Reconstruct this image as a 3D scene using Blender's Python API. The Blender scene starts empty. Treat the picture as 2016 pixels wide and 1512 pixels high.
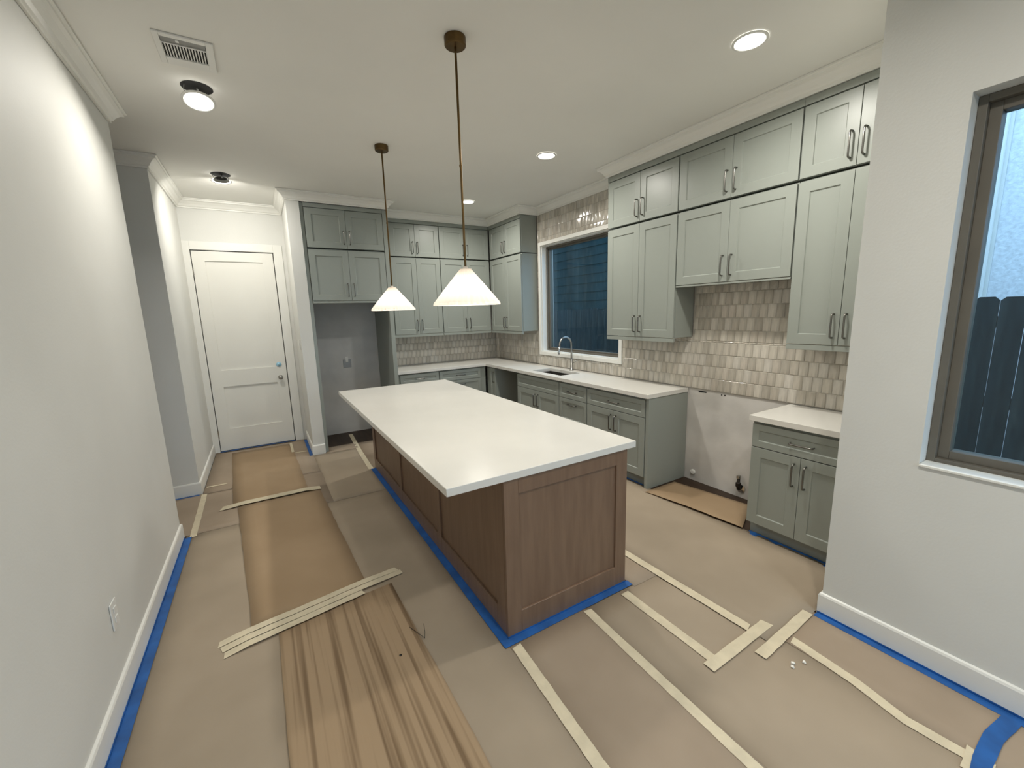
import bpy, bmesh, math, random
from mathutils import Vector, Matrix
R_ = random.Random(7)
S = bpy.context.scene
COL = S.collection

# ------------------------------------------------------------------ camera
CAM_H = 1.6808
FPX = 815.54
cam_d = bpy.data.cameras.new('camera')
cam = bpy.data.objects.new('camera', cam_d)
COL.objects.link(cam)
r_ = Vector((0.85613302, -0.51595252, -0.02879665))
u_ = Vector((0.11228095, 0.13133751, 0.98495860))
f_ = Vector((0.50440979, 0.84648890, -0.17037402))
m = Matrix.Identity(4)
for i in range(3):
    m[i][0] = r_[i]; m[i][1] = u_[i]; m[i][2] = -f_[i]
m[2][3] = CAM_H
cam.matrix_world = m
cam_d.sensor_fit = 'HORIZONTAL'
cam_d.sensor_width = 36.0
cam_d.lens = FPX * 36.0 / 2016.0
cam_d.clip_start = 0.02
S.camera = cam

# ------------------------------------------------------------------ world (dusk sky) and exposure
SKY_STRENGTH = 3.1
w = bpy.data.worlds.new('dusk_sky'); S.world = w
w.use_nodes = True
bg = w.node_tree.nodes['Background']
bg.inputs['Color'].default_value = (0.50, 0.72, 1.0, 1)
bg.inputs['Strength'].default_value = SKY_STRENGTH
S.view_settings.view_transform = 'Standard'
S.view_settings.look = 'None'
S.view_settings.gamma = 1.0
S.view_settings.use_curve_mapping = False
S.view_settings.exposure = 0.08

CAN_W = 21.0        # watts per recessed light
PEND_W = 2.2        # watts per pendant bulb
CAN_COL = (1.0, 0.96, 0.88)
PEND_COL = (1.0, 0.955, 0.89)

# ------------------------------------------------------------------ materials
def mat(name, col, rough=0.5, metal=0.0, var=0.0, scale=4.0, bump=0.0, bscale=60.0, spec=0.5, stretch=None, col2=None, coat=0.0, detail=3.0):
    M = bpy.data.materials.new(name); M.use_nodes = True
    nt = M.node_tree; b = nt.nodes['Principled BSDF']
    b.inputs['Base Color'].default_value = (*col, 1)
    b.inputs['Roughness'].default_value = rough
    b.inputs['Metallic'].default_value = metal
    b.inputs['Specular IOR Level'].default_value = spec
    if coat: b.inputs['Coat Weight'].default_value = coat; b.inputs['Coat Roughness'].default_value = .1
    if var or bump or col2:
        tc = nt.nodes.new('ShaderNodeTexCoord'); mp = nt.nodes.new('ShaderNodeMapping')
        nt.links.new(tc.outputs['Object'], mp.inputs[0])
        if stretch: mp.inputs['Scale'].default_value = stretch
    if var or col2:
        n = nt.nodes.new('ShaderNodeTexNoise'); n.inputs['Scale'].default_value = scale; n.inputs['Detail'].default_value = detail
        nt.links.new(mp.outputs[0], n.inputs['Vector'])
        cr = nt.nodes.new('ShaderNodeValToRGB')
        a = col2 if col2 else tuple(max(0, c * (1 - var)) for c in col)
        c2 = col if col2 else tuple(min(1, c * (1 + var)) for c in col)
        cr.color_ramp.elements[0].position = .34; cr.color_ramp.elements[1].position = .66
        cr.color_ramp.elements[0].color = (*a, 1); cr.color_ramp.elements[1].color = (*c2, 1)
        nt.links.new(n.outputs['Fac'], cr.inputs[0]); nt.links.new(cr.outputs[0], b.inputs['Base Color'])
    if bump:
        n2 = nt.nodes.new('ShaderNodeTexNoise'); n2.inputs['Scale'].default_value = bscale; n2.inputs['Detail'].default_value = 4
        nt.links.new(mp.outputs[0], n2.inputs['Vector'])
        bp = nt.nodes.new('ShaderNodeBump'); bp.inputs['Strength'].default_value = bump; bp.inputs['Distance'].default_value = .01
        nt.links.new(n2.outputs['Fac'], bp.inputs['Height']); nt.links.new(bp.outputs[0], b.inputs['Normal'])
    return M

def emit(name, col, strength):
    M = bpy.data.materials.new(name); M.use_nodes = True
    nt = M.node_tree; nt.nodes.remove(nt.nodes['Principled BSDF'])
    e = nt.nodes.new('ShaderNodeEmission'); e.inputs[0].default_value = (*col, 1); e.inputs[1].default_value = strength
    nt.links.new(e.outputs[0], nt.nodes['Material Output'].inputs[0])
    return M

MT = {}
MT['wall'] = mat('wall_paint', (.70, .70, .665), .62, var=.025, scale=1.7, bump=.05, bscale=90)
MT['ceil'] = mat('ceiling_paint', (.80, .795, .755), .75, var=.02, scale=1.2)
MT['trim'] = mat('trim_paint', (.80, .795, .75), .42, var=.015, scale=3)
MT['door'] = mat('door_paint', (.80, .79, .735), .45, var=.015, scale=2)
MT['drywall'] = mat('bare_drywall', (.60, .58, .55), .9, var=.12, scale=2.6, bump=.12, bscale=25)
MT['alcove'] = mat('primed_drywall', (.56, .56, .55), .9, var=.10, scale=2.2)
MT['cab'] = mat('sage_grey_lacquer', (.288, .312, .282), .36, var=.02, scale=1.5)
MT['cabin'] = mat('cabinet_carcass', (.30, .325, .30), .5)
MT['quartz'] = mat('white_quartz', (.70, .685, .64), .24, var=.025, scale=2.4)
MT['wood'] = mat('brown_stained_oak', (.205, .128, .082), .38, col2=(.168, .102, .064), scale=5, stretch=(6, 6, .6), detail=6, bump=.05, bscale=30)
MT['floor'] = mat('dark_wood_floor', (.050, .026, .013), .5, col2=(.020, .010, .005), scale=4, stretch=(8, .7, 1), detail=6)
MT['paper'] = mat('builders_paper', (.375, .305, .225), .85, col2=(.315, .255, .185), scale=1.6, bump=.10, bscale=7)
MT['paper2'] = mat('builders_paper_b', (.36, .285, .21), .85, col2=(.305, .238, .172), scale=1.9, bump=.10, bscale=7)
MT['card'] = mat('kraft_cardboard', (.37, .262, .158), .8, col2=(.325, .225, .13), scale=1.8, bump=.05, bscale=12)
MT['mask'] = mat('masking_tape', (.62, .545, .395), .75, var=.07, scale=14, bump=.25, bscale=55)
MT['blue'] = mat('blue_painters_tape', (.010, .092, .32), .55, var=.22, scale=9)
MT['brass'] = mat('aged_brass', (.125, .080, .034), .42, 1.0, var=.2, scale=9)
MT['nickel'] = mat('brushed_nickel', (.42, .41, .385), .28, 1.0)
MT['gun'] = mat('dark_nickel', (.20, .195, .18), .30, 1.0)
MT['chrome'] = mat('chrome', (.62, .62, .60), .16, 1.0)
MT['sink'] = mat('dark_sink', (.050, .046, .04), .4, .3)
MT['frame'] = mat('bronze_window_frame', (.135, .122, .098), .5, var=.06, scale=6)
MT['black'] = mat('black_gap', (.012, .012, .012), .8)
MT['plastic'] = mat('white_plastic', (.75, .75, .72), .35)
MT['galv'] = mat('galvanised_steel', (.30, .30, .29), .45, .8)
MT['grout'] = mat('grey_grout', (.46, .43, .38), .9)
MT['stucco'] = mat('pale_stucco', (.78, .80, .82), .9, var=.10, scale=26, bump=.6, bscale=40)
MT['fence'] = mat('dark_fence_wood', (.028, .042, .048), .9, spec=.06, var=.3, scale=3, stretch=(4, 4, .5))
MT['siding'] = mat('dark_siding', (.009, .024, .028), .9, var=.3, scale=2, spec=.04)
MT['ground'] = mat('outdoor_soil', (.07, .065, .05), .95, var=.3, scale=2)
MT['debris'] = mat('plaster_crumb', (.78, .76, .70), .9)
MT['rust'] = mat('dark_pipe', (.035, .03, .026), .45, .6)
MT['film'] = mat('film_highlight', (.35, .62, .80), .2)  # pale blue paints in the highlight reflected by the plastic film
TONES = [(.50, .465, .40), (.45, .415, .355), (.55, .515, .45), (.475, .435, .375), (.52, .49, .435), (.41, .38, .325)]
TILE = [mat('glazed_tile_%s' % k, c, .10, var=.20, scale=10, bump=.14, bscale=8, stretch=(4, 4, .6)) for k, c in zip('abcdef', TONES)]

def corrugated():
    """kraft board with flutes showing as darker stripes along the sheet"""
    M = mat('fluted_cardboard', (.37, .245, .13), .8)
    nt = M.node_tree; b = nt.nodes['Principled BSDF']
    tc = nt.nodes.new('ShaderNodeTexCoord'); mp = nt.nodes.new('ShaderNodeMapping')
    mp.inputs['Scale'].default_value = (21, .42, 1); nt.links.new(tc.outputs['Object'], mp.inputs[0])
    n = nt.nodes.new('ShaderNodeTexNoise'); n.inputs['Scale'].default_value = 1.3; n.inputs['Detail'].default_value = 2
    nt.links.new(mp.outputs[0], n.inputs['Vector'])
    cr = nt.nodes.new('ShaderNodeValToRGB'); e = cr.color_ramp.elements
    e[0].position = .37; e[0].color = (.185, .118, .062, 1); e[1].position = .53; e[1].color = (.375, .265, .16, 1)
    nt.links.new(n.outputs['Fac'], cr.inputs[0]); nt.links.new(cr.outputs[0], b.inputs['Base Color'])
    bp = nt.nodes.new('ShaderNodeBump'); bp.inputs['Strength'].default_value = .5; bp.inputs['Distance'].default_value = .004
    nt.links.new(n.outputs['Fac'], bp.inputs['Height']); nt.links.new(bp.outputs[0], b.inputs['Normal'])
    return M
MT['flute'] = corrugated()

def glassmat():
    M = bpy.data.materials.new('window_glass'); M.use_nodes = True
    nt = M.node_tree; nt.nodes.remove(nt.nodes['Principled BSDF'])
    tr = nt.nodes.new('ShaderNodeBsdfTransparent'); tr.inputs[0].default_value = (.86, .94, .96, 1)
    gl = nt.nodes.new('ShaderNodeBsdfGlossy'); gl.inputs['Roughness'].default_value = .02
    df = nt.nodes.new('ShaderNodeBsdfDiffuse'); df.inputs[0].default_value = (.36, .56, .64, 1)
    # Schlick reflectance, the same on both faces of the pane
    ge = nt.nodes.new('ShaderNodeNewGeometry'); dt = nt.nodes.new('ShaderNodeVectorMath'); dt.operation = 'DOT_PRODUCT'
    nt.links.new(ge.outputs['Incoming'], dt.inputs[0]); nt.links.new(ge.outputs['Normal'], dt.inputs[1])
    def mth(op, a_, b_):
        n_ = nt.nodes.new('ShaderNodeMath'); n_.operation = op
        for k_, v_ in enumerate((a_, b_)):
            if v_ is None: continue
            if isinstance(v_, (int, float)): n_.inputs[k_].default_value = v_
            else: nt.links.new(v_, n_.inputs[k_])
        return n_.outputs[0]
    fr = mth('MULTIPLY_ADD', mth('POWER', mth('SUBTRACT', 1.0, mth('ABSOLUTE', dt.outputs['Value'], None)), 5.0), .96)
    fr.node.inputs[2].default_value = .03
    mx = nt.nodes.new('ShaderNodeMixShader'); nt.links.new(fr, mx.inputs[0])
    nt.links.new(tr.outputs[0], mx.inputs[1]); nt.links.new(gl.outputs[0], mx.inputs[2])
    tc = nt.nodes.new('ShaderNodeTexCoord'); mp = nt.nodes.new('ShaderNodeMapping'); mp.inputs['Scale'].default_value = (1, 7, 1.2)
    nt.links.new(tc.outputs['Object'], mp.inputs[0])
    n = nt.nodes.new('ShaderNodeTexNoise'); n.inputs['Scale'].default_value = 2.2; n.inputs['Detail'].default_value = 5; n.inputs['Distortion'].default_value = 1.2
    nt.links.new(mp.outputs[0], n.inputs['Vector'])
    mr = nt.nodes.new('ShaderNodeMapRange'); mr.inputs[1].default_value = .5; mr.inputs[2].default_value = .8; mr.inputs[3].default_value = .008; mr.inputs[4].default_value = .05
    nt.links.new(n.outputs['Fac'], mr.inputs[0])
    m2 = nt.nodes.new('ShaderNodeMixShader'); nt.links.new(mr.outputs[0], m2.inputs[0])
    nt.links.new(mx.outputs[0], m2.inputs[1]); nt.links.new(df.outputs[0], m2.inputs[2])
    nt.links.new(m2.outputs[0], nt.nodes['Material Output'].inputs[0])
    return M
MT['glass'] = glassmat()

def shademat():
    M = bpy.data.materials.new('white_pleated_shade'); M.use_nodes = True
    nt = M.node_tree; nt.nodes.remove(nt.nodes['Principled BSDF'])
    d = nt.nodes.new('ShaderNodeBsdfDiffuse'); d.inputs[0].default_value = (.88, .86, .82, 1)
    t = nt.nodes.new('ShaderNodeBsdfTranslucent'); t.inputs[0].default_value = (.92, .87, .82, 1)
    mx = nt.nodes.new('ShaderNodeMixShader'); mx.inputs[0].default_value = .6
    nt.links.new(d.outputs[0], mx.inputs[1]); nt.links.new(t.outputs[0], mx.inputs[2])
    nt.links.new(mx.outputs[0], nt.nodes['Material Output'].inputs[0])
    return M
MT['shade'] = shademat()
MT['lens'] = emit('lit_lens', (1.0, .96, .88), 9.0)
MT['bulb'] = emit('lit_bulb', (1.0, .90, .74), 25.0)

# ------------------------------------------------------------------ mesh helpers
class MB:
    def __init__(s): s.v = []; s.f = []; s.mi = []
    def quad(s, idx, mi=0): s.f.append(tuple(idx)); s.mi.append(mi)
    def box(s, x0, x1, y0, y1, z0, z1, mi=0):
        n = len(s.v)
        s.v += [(x0, y0, z0), (x1, y0, z0), (x1, y1, z0), (x0, y1, z0), (x0, y0, z1), (x1, y0, z1), (x1, y1, z1), (x0, y1, z1)]
        for q in ((0, 3, 2, 1), (4, 5, 6, 7), (0, 1, 5, 4), (1, 2, 6, 5), (2, 3, 7, 6), (3, 0, 4, 7)):
            s.quad([n + k for k in q], mi)
        return s
    def lathe(s, prof, seg=24, c=(0, 0), mod=None, cap=True):
        n = len(s.v)
        for (r, z) in prof:
            for k in range(seg):
                a = 2 * math.pi * k / seg
                rr = r if mod is None else r * mod(k)
                s.v.append((c[0] + rr * math.cos(a), c[1] + rr * math.sin(a), z))
        for i in range(len(prof) - 1):
            for k in range(seg):
                k2 = (k + 1) % seg
                s.quad((n + i * seg + k, n + i * seg + k2, n + (i + 1) * seg + k2, n + (i + 1) * seg + k))
        if cap:
            s.quad([n + k for k in range(seg)][::-1]); L = n + (len(prof) - 1) * seg
            s.quad([L + k for k in range(seg)])
        return s
    def tube(s, pts, rad, seg=8, flat=1.0):
        n = len(s.v); P = [Vector(p) for p in pts]
        rads = rad if isinstance(rad, (list, tuple)) else [rad] * len(P)
        up = None
        for i, p in enumerate(P):
            t = (P[min(i + 1, len(P) - 1)] - P[max(i - 1, 0)]).normalized()
            if up is None:
                up = Vector((0, 0, 1)) if abs(t.z) < .9 else Vector((1, 0, 0))
            a = t.cross(up)
            if a.length < 1e-4: a = t.cross(Vector((0, 1, 0)))
            a.normalize(); b = a.cross(t).normalized(); up = b
            for k in range(seg):
                an = 2 * math.pi * k / seg
                q = p + (a * math.cos(an) * flat + b * math.sin(an)) * rads[i]
                s.v.append(tuple(q))
        for i in range(len(P) - 1):
            for k in range(seg):
                k2 = (k + 1) % seg
                s.quad((n + i * seg + k, n + i * seg + k2, n + (i + 1) * seg + k2, n + (i + 1) * seg + k))
        s.quad([n + k for k in range(seg)][::-1]); L = n + (len(P) - 1) * seg
        s.quad([L + k for k in range(seg)])
        return s
    def mesh(s, name, mats, smooth=False):
        me = bpy.data.meshes.new(name); me.from_pydata([tuple(v) for v in s.v], [], s.f)
        for mm in (mats if isinstance(mats, (list, tuple)) else [mats]): me.materials.append(mm)
        for p, i in zip(me.polygons, s.mi): p.material_index = i; p.use_smooth = smooth
        bm = bmesh.new(); bm.from_mesh(me); bmesh.ops.recalc_face_normals(bm, faces=bm.faces); bm.to_mesh(me); bm.free()
        return me

def link(name, me, parent=None, loc=(0, 0, 0), rz=0.0, bevel=0.0, auto=False):
    o = bpy.data.objects.new(name, me); COL.objects.link(o)
    o.location = loc; o.rotation_euler = (0, 0, rz)
    if parent: o.parent = parent
    if bevel:
        b = o.modifiers.new('bevel', 'BEVEL'); b.width = bevel; b.segments = 2; b.limit_method = 'ANGLE'
    return o
def obj(name, mb, mats, parent=None, loc=(0, 0, 0), rz=0.0, bevel=0.0, smooth=False):
    return link(name, mb.mesh(name, mats, smooth), parent, loc, rz, bevel)
def root(name, loc=(0, 0, 0), rz=0.0):
    o = bpy.data.objects.new(name, None); COL.objects.link(o); o.location = loc; o.rotation_euler = (0, 0, rz)
    o.empty_display_size = .05
    return o
def tag(o, label, cat, group=None):
    o['label'] = label; o['category'] = cat
    if group: o['group'] = group
    return o
def struct(name, mb, mats, bevel=0.0, parent=None, label=None):
    o = obj(name, mb, mats, parent, bevel=bevel)
    o['kind'] = 'structure'
    if label: o['label'] = label
    return o

def sweep(path, prof):
    """extrude profile (d,z) along an xy path, room on the left of travel, mitred"""
    mb = MB(); P = [Vector(p) for p in path]; k = len(prof)
    for i, p in enumerate(P):
        ns = []
        if i > 0: d = (P[i] - P[i - 1]).normalized(); ns.append(Vector((-d.y, d.x)))
        if i < len(P) - 1: d = (P[i + 1] - P[i]).normalized(); ns.append(Vector((-d.y, d.x)))
        mvec = ns[0] if len(ns) == 1 else (ns[0] + ns[1]) / (1 + ns[0].dot(ns[1]))
        for d, z in prof: mb.v.append((p.x + mvec.x * d, p.y + mvec.y * d, z))
    for i in range(len(P) - 1):
        for j in range(k):
            j2 = (j + 1) % k
            mb.quad((i * k + j, (i + 1) * k + j, (i + 1) * k + j2, i * k + j2))
    mb.quad(list(range(k))); mb.quad([(len(P) - 1) * k + j for j in range(k)][::-1])
    return mb

# ------------------------------------------------------------------ room dimensions
ZC = 3.10
XL, YLE = -0.712, 3.93            # wall on the left and where it ends
XH, YH = -0.687, 4.91             # pier past the hall opening
YB = 6.36                         # back wall
XR = 3.488                        # wall behind range and sink
XN, YN = 2.465, 0.89              # wall with the tall window
XU, YU = 3.199, 5.959             # upper door faces
XC, YCB = 2.935, 5.69             # base door faces
G = 0.0015

mb = MB().box(-2.6, 3.69, -2.7, 6.5, -.12, 0)
o = struct('floor', mb, MT['floor'], label='dark brown wood floor showing past the protective paper')
mb = MB().box(-2.6, 3.69, -2.7, 6.5, ZC, ZC + .12)
struct('ceiling', mb, MT['ceil'], label='flat off-white painted ceiling')
struct('wall_left', MB().box(XL - .15, XL, -2.55, YLE, 0, ZC), MT['wall'], label='long white wall with one outlet')
mb = MB().box(-2.5, XH, YH, YH + .12, 0, ZC).box(XH - .12, XH, YH + .12, YB, 0, ZC)
struct('wall_hall', mb, MT['wall'], label='white wall pier beyond the hall opening')
struct('wall_hall_end', MB().box(-2.6, -2.5, -2.55, YH + .12, 0, ZC), MT['wall'])
# back wall, with the door opening
DX0, DX1, DZ = -.617, .241, 2.521
mb = MB().box(XH - .12, DX0 - .03, YB, YB + .14, 0, ZC).box(DX1 + .03, .395, YB, YB + .14, 0, ZC).box(DX0 - .03, DX1 + .03, YB, YB + .14, DZ + .03, ZC)
mb.box(DX0 - .03, DX1 + .03, YB + .10, YB + .14, 0, DZ + .03)
wall_back = struct('wall_back', mb, MT['wall'], label='white wall holding the door')
mb = MB().box(.53, 1.535, YB, YB + .14, 0, ZC).box(1.535, XR, YB, YB + .14, 0, ZC)
wall_alcove = struct('wall_alcove', mb, MT['alcove'], label='grey primed wall behind the refrigerator space')
struct('wall_stub', MB().box(.395, .53, 5.52, YB, 0, ZC), MT['wall'], label='narrow white wall end between door and refrigerator space')
# wall behind range with sink window opening
WY0, WY1, WZ0, WZ1 = 3.425, 4.945, 1.11, 2.58
mb = MB().box(XR, 3.69, YN, WY0, 0, ZC).box(XR, 3.69, WY1, YB + .14, 0, ZC).box(XR, 3.69, WY0, WY1, 0, WZ0).box(XR, 3.69, WY0, WY1, WZ1, ZC)
wall_right = struct('wall_right', mb, MT['drywall'], label='wall behind the range space and sink')
# wall with the tall window
NY0, NY1, NZ0, NZ1 = -.75, .585, .948, 2.47
mb = MB().box(XN, 2.72, -2.55, NY0, 0, ZC).box(XN, 2.72, NY1, YN, 0, ZC).box(XN, 2.72, NY0, NY1, 0, NZ0).box(XN, 2.72, NY0, NY1, NZ1, ZC).box(2.72, 3.69, YN - .13, YN, 0, ZC)
struct('wall_near', mb, MT['wall'], label='white wall with the tall window')
# rear wall behind the viewpoint; glazed opening added to let in skylight
mb = MB().box(-2.6, -.1, -2.7, -2.55, 0, ZC).box(2.2, 2.72, -2.7, -2.55, 0, ZC).box(-.1, 2.2, -2.7, -2.55, 2.4, ZC).box(-.1, 2.2, -2.7, -2.55, 0, .08)
struct('wall_rear', mb, MT['wall'])

# ------------------------------------------------------------------ crown and baseboards
CROWN = [(.002, 2.998), (.014, 2.998), (.014, 3.012), (.024, 3.018), (.034, 3.038), (.058, 3.064), (.076, 3.072), (.078, 3.084), (.090, 3.088), (.090, 3.0985), (.002, 3.0985)]
crown = [(XU, YN + .002), (XU, 3.343), (XR, 3.343), (XR, 5.031), (XU, 5.031), (XU, YU), (1.52, YU), (1.52, 5.52), (.395, 5.52), (.395, YB), (XH, YB), (XH, YH), (-2.5, YH)]
o = struct('trim_1', sweep(crown, CROWN), MT['trim'], label='white crown moulding stepping around cabinets and door wall')
o = struct('trim_2', sweep([(XL - .15, YLE), (XL, YLE), (XL, -2.55)], CROWN), MT['trim'], label='white crown moulding along the long wall')
o = struct('trim_3', sweep([(XN, -2.55), (XN, YN), (3.08, YN)], CROWN), MT['trim'], label='white crown moulding above the tall window')
BASE = [(0, .001), (.014, .001), (.014, .112), (.010, .122), (.003, .126), (0, .126)]
struct('baseboard_left', sweep([(XL - .15, YLE), (XL, YLE), (XL, -2.55)], BASE), MT['trim'], label='white baseboard along the long wall')
struct('baseboard_right', sweep([(XN, -2.55), (XN, YN), (2.9, YN)], BASE), MT['trim'], label='white baseboard under the tall window')
struct('baseboard_hall', sweep([(DX0 - .135, YB), (XH, YB), (XH, YH), (-2.5, YH)][1:] , BASE), MT['trim'], label='white baseboard around the hall pier')
struct('baseboard_back', sweep([(.53, 5.52), (.395, 5.52), (.395, YB - .02)], BASE), MT['trim'], label='white baseboard wrapping the narrow wall end')

# ------------------------------------------------------------------ door
def shaker(w_, h_, t=.02, st=.068, rec=.008, top=None, bot=None, mb=None, x=0, y=0, z=0, slope=.004):
    """frame-and-panel front facing -y, front plane at y"""
    mb = mb or MB(); n = len(mb.v)
    top = st if top is None else top; bot = st if bot is None else bot
    ring = lambda a, b, c, d, yy: [(x + a, y + yy, z + c), (x + w_ - b, y + yy, z + c), (x + w_ - b, y + yy, z + h_ - d), (x + a, y + yy, z + h_ - d)]
    mb.v += ring(0, 0, 0, 0, t) + ring(0, 0, 0, 0, 0) + ring(st, st, bot, top, 0) + ring(st + slope, st + slope, bot + slope, top + slope, rec)
    mb.quad([n + k for k in (0, 1, 2, 3)])
    for a in range(3):
        for k in range(4):
            k2 = (k + 1) % 4
            mb.quad((n + 4 * a + k, n + 4 * a + k2, n + 4 * a + 4 + k2, n + 4 * a + 4 + k))
    mb.quad([n + 12 + k for k in (0, 1, 2, 3)])
    return mb

def two_panel_slab():
    """door slab: outline, with two recessed panels, facing -y at y=0"""
    W_ = DX1 - DX0 - .008; H_ = DZ - .022
    mb = MB(); mb.box(0, W_, .017, .045, 0, H_)
    st = .125
    mb.box(0, st, 0, .017, 0, H_); mb.box(W_ - st, W_, 0, .017, 0, H_)
    for a, b in ((0, .28), (.83, 1.04), (2.385, H_)): mb.box(st, W_ - st, 0, .017, a, b)
    return mb
d1 = struct('door_1', two_panel_slab(), MT['door'], label='white two-panel door with knob and deadbolt')
d1.location = (DX0 + .004, YB + .006, .018)
mb = MB().box(-.105, -.008, -.022, .002, -.016, DZ + .085)
obj('casing', mb, MT['trim'], d1, bevel=.003)
W_ = DX1 - DX0
mb = MB().box(W_ + .002, W_ + .105, -.022, .002, -.016, DZ + .085); obj('casing', mb, MT['trim'], d1, bevel=.003)
mb = MB().box(-.008, W_ + .002, -.022, .002, DZ - .012, DZ + .085); obj('casing', mb, MT['trim'], d1, bevel=.003)
mb = MB().box(-.012, W_ + .006, -.001, .05, -.017, -.004); o = obj('door_gap_shade', mb, MT['black'], d1)  # black strip painting in the dark gap under the door
for z in (.22, .92, 1.62, 2.26):
    o = obj('hinge', MB().tube([(-.004, -.006, z - .05), (-.004, -.006, z + .05)], .007, 8), MT['nickel'], d1)
kn = obj('knob', MB().lathe([(.030, 0), (.030, .006), (.012, .010), (.012, .030), (.024, .036), (.030, .048), (.027, .060), (.012, .066)], 20), MT['nickel'], d1, (.772, .001, .892), smooth=True)
kn.rotation_euler = (math.pi / 2, 0, 0); kn['label'] = 'brushed nickel round door knob'
db = obj('deadbolt', MB().lathe([(.031, 0), (.031, .008), (.026, .012), (.014, .012), (.014, .020), (.005, .022)], 20), MT['film'], d1, (.768, .001, 1.065), smooth=True)
db.rotation_euler = (math.pi / 2, 0, 0); db['label'] = 'deadbolt under protective film, its pale blue highlight painted in'

# ------------------------------------------------------------------ windows
def pane_rect(name, x, y0, y1, z0, z1, parent):
    return obj(name, MB().box(x, x + .005, y0, y1, z0, z1), MT['glass'], parent)
# sink window: white casing and deep jamb, bronze frame, fixed pane
cy0, cy1, cz0, cz1 = 3.376, 4.994, 1.062, 2.628
mb = MB()
for a in ((cy0, WY0, cz0, cz1), (WY1, cy1, cz0, cz1), (WY0, WY1, cz0, WZ0), (WY0, WY1, WZ1, cz1)):
    mb.box(XR - .024, XR - .001, *a)
win1 = struct('window_1', mb, MT['trim'], bevel=.003, label='fixed dark window above the sink with white casing')
mb = MB().box(XR, 3.59, WY0, WY0 + .012, WZ0, WZ1).box(XR, 3.59, WY1 - .012, WY1, WZ0, WZ1).box(XR, 3.59, WY0 + .012, WY1 - .012, WZ0, WZ0 + .012).box(XR, 3.59, WY0 + .012, WY1 - .012, WZ1 - .012, WZ1)
obj('jamb', mb, MT['trim'], win1)
def bars(mb, x0, x1, y0, y1, z0, z1, t):
    mb.box(x0, x1, y0, y0 + t, z0, z1).box(x0, x1, y1 - t, y1, z0, z1).box(x0, x1, y0 + t, y1 - t, z0, z0 + t).box(x0, x1, y0 + t, y1 - t, z1 - t, z1)
    return mb
obj('sash_frame', bars(bars(MB(), 3.56, 3.66, WY0 + .012, WY1 - .012, WZ0 + .012, WZ1 - .012, .022), 3.585, 3.64, WY0 + .034, WY1 - .034, WZ0 + .034, WZ1 - .034, .02), MT['frame'], win1, bevel=.002)
pane_rect('pane', 3.61, WY0 + .05, WY1 - .05, WZ0 + .05, WZ1 - .05, win1)
# tall window
mb = bars(MB(), 2.545, 2.66, NY0 + .001, NY1 - .001, NZ0 + .001, NZ1 - .001, .028)
win2 = struct('window_2', mb, MT['frame'], bevel=.002, label='tall bronze-framed window in the white wall')
obj('sash_frame', bars(MB(), 2.575, 2.64, NY0 + .029, NY1 - .029, NZ0 + .029, NZ1 - .029, .036), MT['frame'], win2, bevel=.002)
pane_rect('pane', 2.605, NY0 + .06, NY1 - .06, NZ0 + .06, NZ1 - .06, win2)
o = obj('sill', MB().box(XN - .012, 2.545, NY0 + .002, NY1 - .002, NZ0 + .001, NZ0 + .012), MT['trim'], win2, bevel=.002)
# invented patio glazing, out of view, for blue dusk light
mb = MB().box(-.1, -.03, -2.66, -2.6, .08, 2.4).box(1.02, 1.10, -2.66, -2.6, .08, 2.4).box(2.13, 2.2, -2.66, -2.6, .08, 2.4).box(-.03, 2.13, -2.66, -2.6, 2.33, 2.4).box(-.03, 2.13, -2.66, -2.6, .08, .16)
win_added = struct('window_added', mb, MT['frame'])
for a, b in ((-.03, 1.02), (1.10, 2.13)): obj('pane', MB().box(a, b, -2.632, -2.628, .16, 2.33), MT['glass'], win_added)

# ------------------------------------------------------------------ tiles
GR = .003
TW, TH = .062, .107
cache = {}
def tile_mesh(w_, h_, var, mi):
    key = (round(w_, 3), round(h_, 3), var, mi)
    if key not in cache:
        rr = random.Random(hash((round(w_, 3) * 1000, round(h_, 3) * 1000, var)) & 0xffff)
        t = .009; mb = MB()
        d = [rr.uniform(-.0022, .0022) for _ in range(4)]
        e = .0035
        # local: width along x, height z, front toward -y
        mb.v += [(0, 0, 0), (w_, 0, 0), (w_, 0, h_), (0, 0, h_)]
        mb.v += [(0, -t + .0035, 0), (w_, -t + .0035, 0), (w_, -t + .0035, h_), (0, -t + .0035, h_)]
        mb.v += [(e, -t + d[0], e), (w_ - e, -t + d[1], e), (w_ - e, -t + d[2], h_ - e), (e, -t + d[3], h_ - e)]
        mb.v += [(w_ / 2, -t - .0012 + sum(d) / 4, h_ / 2)]
        for k in range(4):
            k2 = (k + 1) % 4
            mb.quad((k, k2, 4 + k2, 4 + k)); mb.quad((4 + k, 4 + k2, 8 + k2, 8 + k)); mb.quad((8 + k, 8 + k2, 12))
        cache[key] = mb.mesh('tile', TILE[mi])
    return cache[key]
def rows(u0, u1, z0, z1):
    """running-bond pieces filling u0..u1, z0..z1 on the common grid"""
    out = []
    k0 = int(math.floor((z0 - .922) / (TH + GR)))
    k = k0
    while True:
        za = .922 + k * (TH + GR); zb = za + TH
        if za >= z1: break
        a, b = max(za, z0), min(zb, z1)
        if b - a > .012:
            j = int(math.floor(u0 / (TW + GR))) - 1
            while True:
                ua = j * (TW + GR) + (.5 * (TW + GR) if k % 2 else 0); ub = ua + TW
                if ua >= u1: break
                c, d = max(ua, u0), min(ub, u1)
                if d - c > .012: out.append((c, d, a, b))
                j += 1
        k += 1
    return out
right_p = []
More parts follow.
